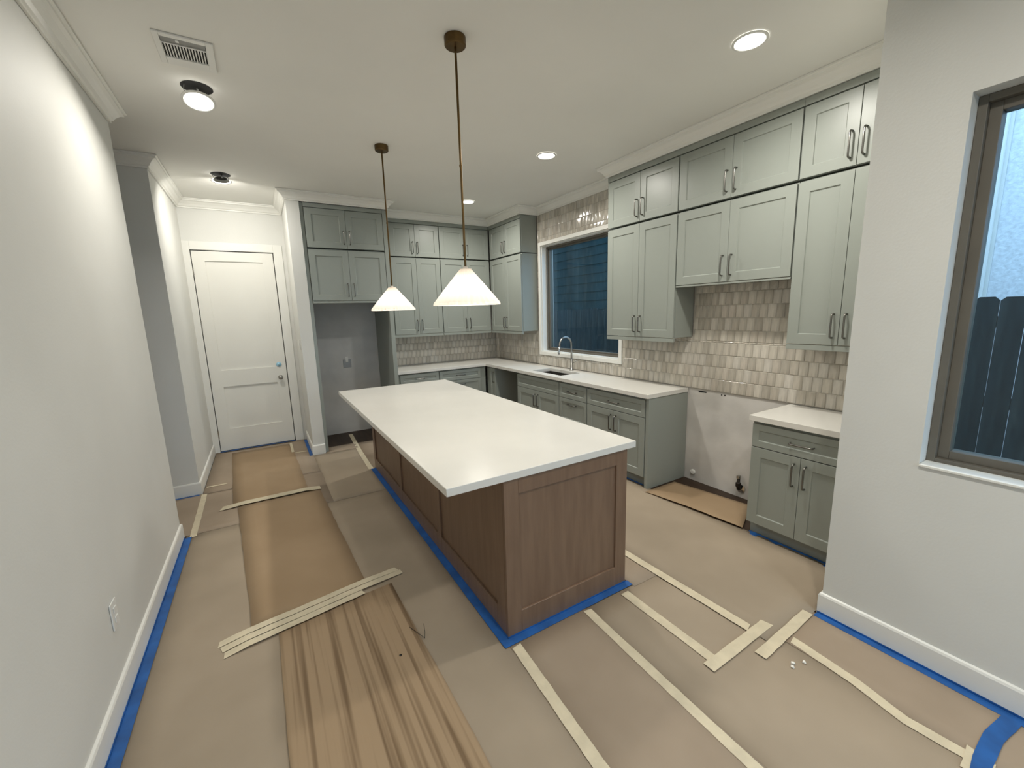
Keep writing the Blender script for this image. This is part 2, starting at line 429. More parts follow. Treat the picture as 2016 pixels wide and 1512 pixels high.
for reg in ((YN + .02, 3.373, .922, 1.374), (YN + .02, 1.53, 1.377, 1.40), (2.49, 3.373, 1.377, 1.40), (1.545, 2.48, 1.377, 1.866), (3.376, 4.994, .922, 1.058),
            (4.997, YB - .012, .922, 1.366), (3.348, 5.028, 2.632, 2.994), (4.998, 5.028, 1.40, 2.63)):
    right_p += rows(*reg)
back_p = rows(1.54, XR - .012, .922, 1.366)
def place_tiles(pieces, wall, to_world, rz):
    # nearest pieces individually, the rest joined
    def dist(p): return (Vector(to_world(p[0], p[2])) - Vector((0, 0, CAM_H))).length - 6 * min(0, (p[1] - p[0]) - TW) 
    ps = sorted(pieces, key=dist)
    for p in ps[:298]:
        mi = R_.choice((0, 0, 1, 2, 2, 3, 4, 4, 5)); me = tile_mesh(p[1] - p[0], p[3] - p[2], R_.randrange(3), mi)
        u = p[1] if rz else p[0]
        link('tile', me, wall, to_world(u, p[2]), rz)
    if len(ps) > 298:
        mb = MB()
        for p in ps[298:]:
            mi = R_.choice((0, 0, 1, 2, 2, 3, 4, 4, 5)); me = tile_mesh(p[1] - p[0], p[3] - p[2], R_.randrange(3), mi)
            u = p[1] if rz else p[0]; T = Matrix.Translation(to_world(u, p[2])) @ Matrix.Rotation(rz, 4, 'Z'); n = len(mb.v)
            mb.v += [tuple(T @ v.co) for v in me.vertices]
            for q in me.polygons: mb.quad([n + k for k in q.vertices], mi)
        o = obj('tile', mb, TILE, wall); o['kind'] = 'stuff'
HALF = -math.pi / 2
place_tiles(right_p, wall_right, lambda u, z: (XR - .004, u, z), HALF)
place_tiles(back_p, wall_alcove, lambda u, z: (u, YB - .004, z), 0.0)
mb = MB()
for a in ((YN + .01, 3.375, .918, 1.42), (1.54, 2.485, 1.42, 1.868), (3.375, 4.995, .918, 1.061), (4.995, YB, .918, 1.42), (3.345, 5.03, 2.629, 2.998), (4.995, 5.03, 1.42, 2.629)):
    mb.box(XR - .0095, XR, *a)
obj('grout_bed', mb, MT['grout'], wall_right)
obj('grout_bed', MB().box(1.54, XR - .010, YB - .0095, YB, .918, 1.42), MT['grout'], wall_alcove)

# ------------------------------------------------------------------ cabinets
def handle_mesh(L=.165, out=.032, r=.0058):
    h = L / 2; b = .016
    pts = [(0, 0, -h + r)]
    for k in range(5):
        a = k / 4 * math.pi / 2
        pts.append((0, -out + b - b * math.sin(a), -h + r + b - b * math.cos(a)) if k else (0, -out + b, -h + r))
    up = [(x, y, -z) for x, y, z in pts][::-1]
    return MB().tube(pts + up, r, 8).mesh('handle', MT['gun'], True)
HM = handle_mesh()
HM2 = handle_mesh(.15)
def handle(parent, x, z, horiz=False):
    o = bpy.data.objects.new('handle', HM2 if horiz else HM); COL.objects.link(o); o.parent = parent
    o.location = (x, 0, z); o.rotation_euler = (0, math.pi / 2 if horiz else 0, 0)
    return o
def front(parent, kind, x0, x1, z0, z1, hd=None, st=.068):
    """door or drawer front, origin at its lower corner"""
    w_, h_ = x1 - x0, z1 - z0
    if kind == 'drawer': st = .045
    o = obj(kind, shaker(w_, h_, st=st), MT['cab'], parent, (x0, 0, z0), bevel=.0015)
    if hd == 'mid': handle(o, w_ / 2, h_ / 2, True)
    elif hd == 'midup': handle(o, w_ / 2, h_ - .06, True)
    elif hd:
        x = .034 if hd[0] == 'L' else w_ - .034
        z = .125 if hd[1] == 'b' else h_ - .125
        handle(o, x, z)
    return o
def cabinet(name, label, group, loc, rz, W_, depth, z0, z1, fronts, toe=0, rail=None, body_top=None, bx=(0, None), open_sink=False):
    t = root(name, (loc[0], loc[1], z0), rz)
    tag(t, label, 'cabinet', group)
    H_ = (body_top or z1) - z0
    b0 = bx[0]; b1 = W_ if bx[1] is None else bx[1]
    mb = MB()
    if open_sink:
        p = .018
        mb.box(b0, b0 + p, .0215, depth, toe, H_).box(b1 - p, b1, .0215, depth, toe, H_).box(b0 + p, b1 - p, depth - p, depth, toe, H_).box(b0 + p, b1 - p, .0215, .04, toe, H_).box(b0 + p, b1 - p, .04, depth - p, toe, toe + p)
    else:
        mb.box(b0, b1, .0215, depth, toe, H_)
    obj('body', mb, MT['cab'], t, bevel=.001)
    if toe: obj('toe_kick', MB().box(b0 + .002, b1 - .002, .07, depth, .002, toe), MT['cab'], t)
    if rail: obj('light_rail', MB().box(b0, b1, .004, .024, -rail, -.003), MT['cab'], t, bevel=.002)
    if body_top: obj('frieze', MB().box(b0 - .002, b1 + .002, .001, .0205, z1 - z0 + .009, body_top - z0), MT['cab'], t)
    for f in fronts: front(t, *f)
    return t
def pair(z0, z1, W_, where, g=.003, x0=0.0):
    m_ = (x0 + W_) / 2
    return [('door', x0 + g, m_ - g / 2, z0, z1, 'R' + where), ('door', m_ + g / 2, W_ - g, z0, z1, 'L' + where)]
UD = XR - XU - G - .012              # upper depth on the wall behind the range
UG = 'stacked grey upper cabinets on the range wall'
ZT, ZM, ZB_, ZHB = 2.942, 2.489, 1.407, 1.872
def upper_pair(tag_, loc, rz, W_, depth, zlow, lab_top, lab_low, grp, rail=.04, x0=0.0, bx=(0, None)):
    top0 = ZM + .012
    cabinet('upper_cabinet', lab_top, grp, loc, rz, W_, depth, top0, ZT, pair(.001, ZT - top0, W_, 'b', x0=x0), body_top=2.997, bx=bx)
    cabinet('upper_cabinet', lab_low, grp, loc, rz, W_, depth, zlow, ZM, pair(.001, ZM - zlow - .012, W_, 'b', x0=x0), rail=rail, bx=bx)
c_ = .003
upper_pair('A', (XU, 3.339 - c_, 0), HALF, .854 - 2 * c_, UD, ZB_, 'short sage-grey upper cabinet above the tall one beside the sink window', 'tall sage-grey upper cabinet between sink window and range space', UG)
upper_pair('B', (XU, 2.485 - c_, 0), HALF, .947 - 2 * c_, UD, ZHB, 'wide sage-grey upper cabinet in the top row over the range space', 'wide sage-grey hood cabinet hanging directly over the range space', UG, rail=.018)
upper_pair('C', (XU, 1.538 - c_, 0), HALF, .63 - 2 * c_, UD, ZB_, 'top-row sage-grey upper cabinet running in behind the white window wall', 'tall sage-grey upper cabinet running in behind the white window wall', UG)
upper_pair('K', (XU, YU - c_, 0), HALF, YU - 5.035 - 2 * c_, UD, ZB_, 'short sage-grey corner upper cabinet at the far side of the sink window', 'tall sage-grey corner upper cabinet at the far side of the sink window', 'grey corner upper cabinets', x0=.02)
BD = YB - YU - G - .012
upper_pair('E', (1.522, YU, 0), 0, 2.376 - 1.522 - c_, BD, ZB_, 'short sage-grey upper cabinet beside the refrigerator panel', 'tall sage-grey upper cabinet beside the refrigerator panel', 'grey upper cabinets on the back wall', x0=.125)
upper_pair('G', (2.376 + c_, YU, 0), 0, XU - .004 - 2.376 - c_, BD, ZB_, 'short sage-grey upper cabinet in the inside corner of the back wall', 'tall sage-grey upper cabinet in the inside corner of the back wall', 'grey upper cabinets on the back wall')
YF = 5.533
upper_pair('F', (.572, YF, 0), 0, 1.463 - .572, YB - YF - G, 1.883, 'sage-grey bridge cabinet of the top row above refrigerator space', 'sage-grey bridge cabinet directly above the refrigerator space', 'grey cabinets over the refrigerator space', rail=.03)
# tall panels at the refrigerator space
t = obj('refrigerator_panel', MB().box(0, .052, 0, YB - YF - .004, .002, 2.996), MT['cab'], None, (1.466, YF, 0), bevel=.002)
tag(t, 'full-height sage-grey side panel between refrigerator space and counter', 'panel')
t = obj('filler_panel', MB().box(0, .036, 0, YB - YF - .004, .002, 2.996), MT['cab'], None, (.533, YF + .012, 0), bevel=.002)
tag(t, 'full-height sage-grey filler panel against the narrow white wall end', 'panel')

# base cabinets on the range wall (local x runs toward the viewer)
BDp = XR - XC - .006
ZB1 = .872
DR0, DR1 = .688, .852                # drawer row
DO0, DO1 = .108, .682
BG = 'grey base cabinets'
def base(name, lab, y_far, W_, fr, **k):
    return cabinet(name, lab, BG, (XC, y_far, 0), HALF, W_, BDp, 0, ZB1, fr, toe=.105, **k)
W1 = 3.355 - 2.548
t = base('base_cabinet', 'sage-grey base cabinet with drawer and doors, its side bare toward the range space', 3.355 - .002, W1, [('drawer', .004, W1 - .012, DR0, DR1, 'mid')] + pair(DO0, DO1, W1 - .009, 't'), bx=(0, W1 - .004))
obj('end_panel', MB().box(W1 - .002, W1 + .034, .002, BDp, .002, ZB1), MT['cab'], t, bevel=.0015)
W2 = 3.849 - 3.355
base('drawer_cabinet', 'narrow sage-grey drawer base cabinet next to the sink base', 3.849 - .002, W2 - .004, [('drawer', .004, W2 - .008, DR0, DR1, 'mid'), ('drawer', .004, W2 - .008, .402, DO1, 'midup'), ('drawer', .004, W2 - .008, DO0, .396, 'midup')])
W3 = 4.785 - 3.849
base('sink_cabinet', 'sage-grey sink base cabinet with a false front above two doors', 4.785 - .002, W3 - .004, [('drawer', .004, W3 - .008, DR0, DR1, None)] + pair(DO0, DO1, W3 - .004, 't'), open_sink=True)
W4 = 5.705 - 5.412
base('narrow_cabinet', 'narrow sage-grey corner base cabinet beside the empty dishwasher space', 5.705, W4, [('door', .115, W4 - .004, DO0, DR1, 'Rt', .05)])
# base by the tall-window wall
W5 = 1.59 - (YN + .02)
t = base('base_cabinet', 'sage-grey base cabinet standing alone between range space and white wall', 1.585, W5, [('drawer', .006, W5 - .03, DR0, DR1, 'mid')] + pair(DO0, DO1, W5 - .026, 't', x0=.003))
# back wall bases
BD2 = YB - YCB - .006
def bbase(lab, x0, W_, fr):
    return cabinet('drawer_cabinet', lab, BG, (x0, YCB, 0), 0, W_, BD2, 0, ZB1, fr, toe=.105)
Wa = 2.157 - 1.525
bbase('sage-grey drawer base cabinet against the refrigerator panel', 1.525, Wa, [('drawer', .06, Wa - .006, .725, DR1, 'mid'), ('drawer', .06, Wa - .006, .43, .719, 'midup'), ('drawer', .06, Wa - .006, DO0, .424, 'midup')])
Wb = 2.925 - 2.160
bbase('sage-grey drawer base cabinet in the inside corner of the counter', 2.160, Wb, [('drawer', .008, .672, .706, DR1, 'mid'), ('drawer', .008, .672, .412, .70, 'midup'), ('drawer', .008, .672, DO0, .406, 'midup')])

# ------------------------------------------------------------------ countertops
XE = 2.912; YE = 5.668
def slab(name, polys, label, z0=.8745, z1=.914):
    mb = MB()
    for p in polys: mb.box(*p, z0, z1)
    return mb
# L-shaped counter with sink cut-out as one clean mesh
SX0, SX1, SY0, SY1 = 3.030, 3.340, 3.935, 4.560
bm = bmesh.new()
xs = sorted([1.523, XE, SX0, SX1, XR - .013]); ys = sorted([2.506, SY0, SY1, YE, YB - .013])
gv = {}
def gvx(i, j):
    if (i, j) not in gv: gv[(i, j)] = bm.verts.new((xs[i], ys[j], .914))
    return gv[(i, j)]
for i in range(len(xs) - 1):
    for j in range(len(ys) - 1):
        cx, cy = (xs[i] + xs[i + 1]) / 2, (ys[j] + ys[j + 1]) / 2
        if cx < XE and cy < YE: continue
        if SX0 < cx < SX1 and SY0 < cy < SY1: continue
        bm.faces.new((gvx(i, j), gvx(i + 1, j), gvx(i + 1, j + 1), gvx(i, j + 1)))
ext = bmesh.ops.extrude_face_region(bm, geom=bm.faces[:])
bmesh.ops.translate(bm, vec=(0, 0, -.0395), verts=[v for v in ext['geom'] if isinstance(v, bmesh.types.BMVert)])
bmesh.ops.recalc_face_normals(bm, faces=bm.faces)
me = bpy.data.meshes.new('countertop'); bm.to_mesh(me); bm.free(); me.materials.append(MT['quartz'])
t = link('countertop', me, bevel=.002); tag(t, 'L-shaped white quartz countertop with the sink cut into it', 'countertop')
t = obj('countertop', MB().box(XE, XR - .013, YN + .006, 1.597, .8745, .914), MT['quartz'], bevel=.002)
tag(t, 'short white quartz countertop between range space and white wall', 'countertop')

# sink
t = root('sink', (SX0, SY0, .70)); tag(t, 'dark undermount sink basin set in the white countertop', 'sink')
mb = MB(); w_, l_, h_ = SX1 - SX0, SY1 - SY0, .173
mb.box(-.012, 0, -.012, l_ + .012, 0, h_).box(w_, w_ + .012, -.012, l_ + .012, 0, h_).box(0, w_, -.012, 0, 0, h_).box(0, w_, l_, l_ + .012, 0, h_).box(0, w_, 0, l_, 0, .006)
obj('basin', mb, MT['sink'], t)
obj('drain', MB().lathe([(.045, .0062), (.045, .009), (.03, .007), (.004, .0068)], 20, (w_ * .6, l_ / 2)), MT['chrome'], t, smooth=True)
# faucet
t = root('faucet', (3.405, 4.19, .9145)); tag(t, 'tall gooseneck pull-down faucet in brushed nickel behind the sink', 'faucet')
obj('base', MB().lathe([(.027, 0), (.027, .008), (.019, .012), (.0175, .15), (.0155, .155)], 20), MT['nickel'], t, smooth=True)
pts = [(0, 0, .15), (0, 0, .25), (0, 0, .34)]
for k in range(1, 13):
    a = math.pi * k / 12 * .97
    pts.append((-.095 + .095 * math.cos(a), 0, .34 + .095 * math.sin(a)))
pts.append((-.196, 0, .30))
obj('spout', MB().tube(pts, .0115, 12), MT['nickel'], t, smooth=True)
obj('spray_head', MB().tube([(-.195, 0, .315), (-.1985, 0, .29), (-.203, 0, .25), (-.205, 0, .225)], [.0125, .0155, .0165, .0145], 12), MT['chrome'], t, smooth=True)
obj('lever', MB().tube([(.004, -.018, .105), (.006, -.045, .110), (.010, -.095, .135)], [.008, .0065, .005], 8), MT['nickel'], t, smooth=True)

# ------------------------------------------------------------------ island
IX0, IX1, IY0, IY1 = .925, 1.767, 1.662, 4.600
t = root('kitchen_island', (IX0, IY0, 0)); tag(t, 'brown stained wood kitchen island base with framed recessed panels', 'island')
W_, L_ = IX1 - IX0, IY1 - IY0
H_ = .873
obj('body', MB().box(.021, W_ - .021, .021, L_ - .021, .001, H_), MT['wood'], t)
def bar(x0, x1, y0, y1, z0, z1, n): return obj(n, MB().box(x0, x1, y0, y1, z0, z1), MT['wood'], t, bevel=.002)
FT = .020
st, tr, br = .085, .085, .135
# end facing the viewer
bar(0, st, 0, FT, .001, H_, 'stile'); bar(W_ - st, W_, 0, FT, .001, H_, 'stile')
bar(st, W_ - st, 0, FT, H_ - tr, H_, 'rail'); bar(st, W_ - st, 0, FT, .001, br, 'rail')
obj('panel', MB().box(st, W_ - st, .012, .0205, br, H_ - tr), MT['wood'], t)
# seating side with three panels
ym = [FT, FT + .095]; divs = [(2.624 - IY0, .075), (3.573 - IY0, .075)]
bar(0, FT, FT, FT + .09, .001, H_, 'stile')
spans = []; prev = FT + .09
for c, w_ in divs:
    bar(0, FT, c - w_ / 2, c + w_ / 2, .001, H_, 'stile'); spans.append((prev, c - w_ / 2)); prev = c + w_ / 2
bar(0, FT, L_ - .09, L_, .001, H_, 'stile'); spans.append((prev, L_ - .09))
for a, b in spans:
    bar(0, FT, a, b, H_ - tr, H_, 'rail'); bar(0, FT, a, b, .001, br, 'rail')
    obj('panel', MB().box(.012, .0205, a, b, br, H_ - tr), MT['wood'], t)
# far end and aisle side
obj('back_panel', MB().box(FT, W_ - FT, L_ - .0205, L_, .001, H_), MT['wood'], t)
dw = (L_ - .06) / 4
for k in range(4):
    y0 = .04 + k * dw
    o = obj('door', MB().box(W_ - .0205, W_ - .001, y0, y0 + dw - .006, .11, H_ - .01), MT['wood'], t, bevel=.002)
t = obj('island_countertop', MB().box(.626, 1.823, 1.648, 4.621, .8745, .914), MT['quartz'], bevel=.003)
tag(t, 'long white quartz slab overhanging the brown island', 'countertop')

# ------------------------------------------------------------------ pendants
def pendant(x, y, label):
    t = root('pendant_lamp', (x, y, 1.73)); tag(t, label, 'pendant lamp', 'pendant lamps over the island')
    zc = ZC - 1.73 - .001
    obj('canopy', MB().lathe([(.010, zc - .048), (.050, zc - .046), (.056, zc - .040), (.056, zc)], 28), MT['brass'], t, bevel=.002)
    obj('rod', MB().tube([(0, 0, .205), (0, 0, .74)], .0065, 10).tube([(0, 0, .74), (0, 0, .752)], .0085, 10).tube([(0, 0, .752), (0, 0, zc - .045)], .0065, 10), MT['brass'], t)
    N = 72
    mod = lambda k: 1.0 + (.016 if k % 2 else -.016)
    mb = MB(); prof = [(.034, .197), (.040, .190), (.10, .119), (.155, .053), (.188, .012), (.190, .000)]
    mb.lathe(prof, N, mod=mod, cap=False)
    sh = obj('shade', mb, MT['shade'], t)
    s_ = sh.modifiers.new('thick', 'SOLIDIFY'); s_.thickness = .002
    obj('shade_cap', MB().lathe([(.034, .196), (.034, .201), (.012, .204), (.012, .214)], 24), MT['shade'], t)
    obj('socket', MB().lathe([(.016, .125), (.018, .19)], 16), MT['brass'], t)
    obj('bulb', MB().lathe([(.010, .125), (.024, .105), (.030, .085), (.026, .062), (.012, .052), (.002, .050)], 16), MT['bulb'], t, smooth=True)
    ld = bpy.data.lights.new('bulb_light', 'POINT'); ld.energy = PEND_W; ld.color = PEND_COL; ld.shadow_soft_size = .035
    lo = bpy.data.objects.new('bulb_light', ld); COL.objects.link(lo); lo.parent = t; lo.location = (0, 0, .028)
pendant(1.035, 2.215, 'pleated white cone pendant on brass rod over island end farther from the door')
pendant(1.045, 3.795, 'pleated white cone pendant on brass rod over island end by the refrigerator space')

# ------------------------------------------------------------------ recessed lights
def can_light(x, y, label, drop=0.0, tilt=0.0, k=1.0, grp='recessed ceiling lights'):
    """wafer light; a dropped one dangles below its hole on spring clips, turned by tilt about x"""
    t = root('recessed_light', (x, y, ZC)); tag(t, label, 'ceiling light', grp)
    r = .078; rot = (tilt, 0, 0); piv = (0, 0, -drop)
    def put(n, mb_, mt_):
        o = obj(n, mb_, mt_, t, piv); o.rotation_euler = rot
        return o
    if drop:
        obj('opening', MB().lathe([(.083, -.0015), (.083, -.0030)], 28), MT['black'], t)
        obj('clip', MB().tube([(-.06, -.03, -.004), (-.066, -.034, -drop * .5), (-.05, -.02, -drop)], .003, 6), MT['galv'], t)
        obj('clip', MB().tube([(.05, .04, -.004), (.060, .04, -drop * .5), (.05, .03, -drop)], .003, 6), MT['galv'], t)
        put('housing', MB().lathe([(.048, .020), (.052, .018), (.066, .002), (.070, -.001)], 24), MT['galv'])
        obj('cable', MB().tube([(.0, .01, -.004), (.012, .0, -drop * .5), (0, 0, -drop + .015)], .005, 8), MT['plastic'], t)
    z = -.002
    put('trim_ring', MB().lathe([(r + .012, z), (r + .012, z - .004), (r, z - .007), (r - .004, z - .004), (r - .004, z)], 32, cap=False), MT['plastic'])
    put('lens', MB().lathe([(r - .003, z - .001), (r - .003, z - .0045)], 32), MT['lens'])
    ld = bpy.data.lights.new('can_light', 'AREA'); ld.shape = 'DISK'; ld.size = .15; ld.spread = 2.85; ld.energy = CAN_W * k; ld.color = CAN_COL
    lo = bpy.data.objects.new('can_light', ld); COL.objects.link(lo); lo.parent = t
    q = Matrix.Rotation(tilt, 3, 'X') @ Vector((0, 0, z - .010)); lo.location = (q.x, q.y, q.z - drop); lo.rotation_euler = rot
can_light(2.455, 1.485, 'lit recessed ceiling light in front of the cabinets behind the white wall')
can_light(2.44, 3.352, 'lit recessed ceiling light in front of the sink window')
can_light(2.465, 5.11, 'lit recessed ceiling light by the corner upper cabinets')
can_light(-.170, 3.40, 'lit recessed light dangling from its hole beside the air vent', drop=.075, tilt=math.radians(-15), k=.6)
can_light(-.168, 5.20, 'recessed light dangling from its hole near the door, turned to the door', drop=.055, tilt=math.radians(33), k=.6)
can_light(1.1, .1, 'added lit recessed ceiling light, out of view between long wall and window wall')  # invented lamp, out of view, adding light near the viewpoint
can_light(1.1, -1.6, 'added lit recessed ceiling light near the unseen rear glazing')  # unseen extra lamp, invented behind the viewpoint

# ------------------------------------------------------------------ ceiling vent
t = root('air_vent', (-.30, 2.852, ZC)); tag(t, 'white ceiling air vent with a row of dark slots', 'vent')
mb = MB(); VW, VL = .252, .30
mb.box(0, .028, 0, VL, -.010, -.001).box(VW - .034, VW, 0, VL, -.010, -.001).box(.028, VW - .034, 0, .030, -.010, -.001).box(.028, VW - .034, .225, VL, -.010, -.001).box(.028, VW - .034, .083, .092, -.010, -.001)
obj('frame', mb, MT['plastic'], t, bevel=.002)
obj('duct', MB().box(.028, VW - .034, .030, .225, -.002, -.001), MT['black'], t)
sw = (VW - .062) / 15
for k in range(16):
    x = .028 + k * sw - .003
    obj('slat', MB().box(max(x, .0285), min(x + .0052, VW - .0345), .0925, .2245, -.0055, -.0025), MT['plastic'], t)
o = obj('damper', MB().box(.030, VW - .036, .036, .078, -.006, -.003), MT['galv'], t)
obj('damper_lever', MB().box(.092, .106, .034, .052, -.014, -.006), MT['plastic'], t)

# ------------------------------------------------------------------ plates and plumbing
def plate_x(name, x, y, z, sgn, w_, h_, label, cat, kind):
    """wall plate on a wall facing sgn*x"""
    t = root(name, (x, y, z)); tag(t, label, cat)
    a, b = sorted((sgn * .001, sgn * .007))
    obj('plate', MB().box(a, b, -w_ / 2, w_ / 2, -h_ / 2, h_ / 2), MT['plastic'], t, bevel=.002)
    c, d = sorted((sgn * .007, sgn * .011))
    if kind == 'switch': obj('rocker', MB().box(c, d, -.016, .016, -.033, .033), MT['plastic'], t, bevel=.002)
    else:
        for zz in (-.022, .022): obj('receptacle', MB().box(c, d, -.016, .016, zz - .014, zz + .014), MT['plastic'], t, bevel=.002)
    return t
plate_x('wall_outlet', XL, 2.365, .395, 1, .075, .125, 'white duplex outlet low on the long white wall', 'outlet', 'outlet')
plate_x('light_switch', .395, 5.74, 1.36, -1, .075, .12, 'white rocker switch on the narrow wall end beside the door', 'switch', 'switch')
t = root('wall_outlet', (1.017, YB, 1.02)); tag(t, 'grey recessed outlet box in the refrigerator space', 'outlet')
obj('plate', MB().box(-.055, .055, -.006, -.001, -.06, .06), MT['galv'], t, bevel=.002)
obj('receptacle', MB().box(-.018, .018, -.010, -.006, .02, .10), MT['plastic'], t, bevel=.002)
t = root('gas_valve', (XR, 1.945, .0)); tag(t, 'dark gas stub with shut-off valve on the bare range wall', 'valve')
obj('pipe', MB().tube([(-.001, 0, .085), (-.03, 0, .085), (-.04, 0, .095), (-.04, 0, .20)], .013, 10), MT['rust'], t, smooth=True)
obj('valve_body', MB().lathe([(.012, .105), (.022, .112), (.022, .145), (.012, .152)], 12, (-.04, 0)), MT['rust'], t)
obj('fitting', MB().lathe([(.016, .185), (.018, .188), (.018, .212), (.010, .215)], 12, (-.04, 0)), MT['nickel'], t)
esc = obj('escutcheon', MB().lathe([(.042, 0), (.038, .008), (.016, .010)], 20), MT['chrome'], t, (-.001, -.004, .085)); esc.rotation_euler = (0, -math.pi / 2, 0)
t = obj('conduit_cap', MB().lathe([(.026, 0), (.026, .012), (.018, .016), (.006, .016)], 16), MT['plastic'], None, (XR - .001, 2.42, .085)); t.rotation_euler = (0, -math.pi / 2, 0)
tag(t, 'small white conduit cap low on the bare range wall', 'cap')
t = obj('wall_slot', MB().box(-.004, -.0005, -.04, .04, -.006, .006), MT['black'], None, (XR, 2.36, .895)); tag(t, 'dark slot cut below the tiles in the range wall', 'slot')
for yy in (2.17, 2.14):
    t = obj('screw', MB().lathe([(.007, 0), (.006, .003), (.002, .004)], 10), MT['rust'], None, (XR - .0005, yy, .893)); t.rotation_euler = (0, -math.pi / 2, 0)
    tag(t, 'dark screw head just below the tiles in the range wall', 'screw', 'screws below the tiles')

# ------------------------------------------------------------------ floor protection
def sheet(name, x0, x1, y0, y1, z, mt, label, cat, nx=8, ny=20, amp=.0012, t=.001, seed=1, corners=None, curl=None, grp=None):
    """thin wavy sheet; corners overrides the rectangle (4 xy points, ccw)"""
    rr = random.Random(seed); mb = MB()
    ph = [rr.uniform(0, 6) for _ in range(4)]
    C = corners or [(x0, y0), (x1, y0), (x1, y1), (x0, y1)]
    cx = sum(c[0] for c in C) / 4; cy = sum(c[1] for c in C) / 4
    for lay in (0, 1):
        for j in range(ny + 1):
            for i in range(nx + 1):
                a, b = i / nx, j / ny
                p = [(C[0][k] * (1 - a) + C[1][k] * a) * (1 - b) + (C[3][k] * (1 - a) + C[2][k] * a) * b for k in (0, 1)]
                jx = rr.uniform(-1, 1) * .003 if (i in (0, nx)) else 0
                wz = amp * (1 + math.sin(p[0] * 3.1 + ph[0]) * math.sin(p[1] * 2.3 + ph[1])) * .5 + amp * .5 * (1 + math.sin(p[1] * 7 + p[0] * 4 + ph[2])) * .5
                if curl: wz += curl(a, b)
                if lay: jx = mb_j[(i, j)]
                else:
                    if (i, j) == (0, 0): mb_j = {}
                    mb_j[(i, j)] = jx
                mb.v.append((p[0] - cx + jx, p[1] - cy, wz + (t if lay == 0 else 0)))
    n = (nx + 1) * (ny + 1); ix = lambda i, j: j * (nx + 1) + i
    for j in range(ny):
        for i in range(nx):
            mb.quad((ix(i, j), ix(i + 1, j), ix(i + 1, j + 1), ix(i, j + 1)))
            mb.quad((n + ix(i, j + 1), n + ix(i + 1, j + 1), n + ix(i + 1, j), n + ix(i, j)))
    for i in range(nx):
        for j in (0, ny): mb.quad((ix(i, j), ix(i + 1, j), n + ix(i + 1, j), n + ix(i, j)))
    for j in range(ny):
        for i in (0, nx): mb.quad((ix(i, j), ix(i, j + 1), n + ix(i, j + 1), n + ix(i, j)))
    o = obj(name, mb, mt, None, (cx, cy, z), smooth=True)
    return tag(o, label, cat, grp)
PG = 'tan floor paper sheets'
sheet('floor_paper', -.690, .912, -2.5, 3.97, .0006, MT['paper'], 'tan floor paper along the baseboard of the long white wall', 'floor paper', 10, 40, seed=2, grp=PG)
sheet('floor_paper', -.668, .388, 4.865, 6.345, .0048, MT['paper2'], 'tan floor paper in front of the white door', 'floor paper', 8, 20, seed=3, grp=PG)
sheet('floor_paper', -2.45, .40, 3.96, 4.885, .0026, MT['paper2'], 'tan floor paper spanning the hall opening', 'floor paper', 10, 10, seed=21, grp=PG)
sheet('floor_paper', .375, 1.20, 3.95, 5.72, .0024, MT['paper'], 'tan floor paper before the refrigerator space', 'floor paper', 6, 14, seed=4, grp=PG, corners=[(.375, 3.95), (.915, 3.95), (.915, 5.505), (.375, 5.495)])
sheet('floor_paper', .54, .915, 5.48, 5.73, .0044, MT['paper2'], 'small tan floor paper piece tucked into the mouth of the refrigerator space', 'floor paper', 4, 4, seed=22, grp=PG)
sheet('floor_paper', .91, 2.965, 4.62, 5.72, .0008, MT['paper2'], 'tan floor paper between island end and back counter', 'floor paper', 10, 8, seed=5, grp=PG)
sheet('floor_paper', .905, 1.41, -2.5, 1.648, .0026, MT['paper2'], 'tan floor paper strip leading from the island corner to the rear wall', 'floor paper', 4, 24, seed=6, grp=PG)
sheet('floor_paper', 1.385, 2.11, -2.5, 1.648, .0006, MT['paper'], 'tan floor paper strip in front of the island end panel', 'floor paper', 5, 24, seed=7, grp=PG)
sheet('floor_paper', 1.785, 2.05, 1.60, 4.61, .0020, MT['paper2'], 'narrow tan floor paper strip along the aisle side of the island', 'floor paper', 4, 20, seed=23, grp=PG)
sheet('floor_paper', 2.015, 2.975, .910, 4.61, .0048, MT['paper'], 'tan floor paper in the aisle before sink and range space', 'floor paper', 8, 24, seed=8, grp=PG)
sheet('floor_paper', 2.09, 2.44, -2.5, .975, .0032, MT['paper2'], 'tan floor paper along the baseboard of the tall window wall', 'floor paper', 4, 20, seed=9, grp=PG)

CG = 'cardboard sheets on the walkway'
sheet('cardboard_sheet', 0, 0, 0, 0, 0.0084, MT['card'], 'plain cardboard sheet lying before the white door', 'cardboard', 6, 14, amp=.003, t=.003, seed=11, corners=[(-.395, 4.36), (.225, 4.42), (.18, 6.19), (-.49, 6.20)], grp=CG)
sheet('cardboard_sheet', 0, 0, 0, 0, .0045, MT['card'], 'smooth cardboard sheet between two masking tape bands', 'cardboard', 6, 18, amp=.004, t=.003, seed=12, corners=[(-.225, 2.50), (.395, 2.50), (.325, 4.34), (-.36, 4.34)], grp=CG)
sheet('cardboard_sheet', 0, 0, 0, 0, .0042, MT['flute'], 'fluted cardboard sheet with dark stripes running lengthwise', 'cardboard', 40, 24, amp=.003, t=.003, seed=13, corners=[(-.06, -1.0), (.60, -1.0), (.53, 2.46), (-.10, 2.40)], grp=CG)
sheet('cardboard_sheet', 0, 0, 0, 0, .0065, MT['card'], 'curling cardboard sheet lying in the empty range space', 'cardboard', 10, 14, amp=.003, t=.003, seed=14, corners=[(2.96, 1.615), (3.39, 1.80), (3.28, 2.475), (2.87, 2.475)], curl=lambda a, b: .018 * (1 - a) ** 4 * (1 - abs(2 * b - 1) ** 2) + .012 * (1 - b) ** 5 * (1 - a) ** 3, grp=CG)

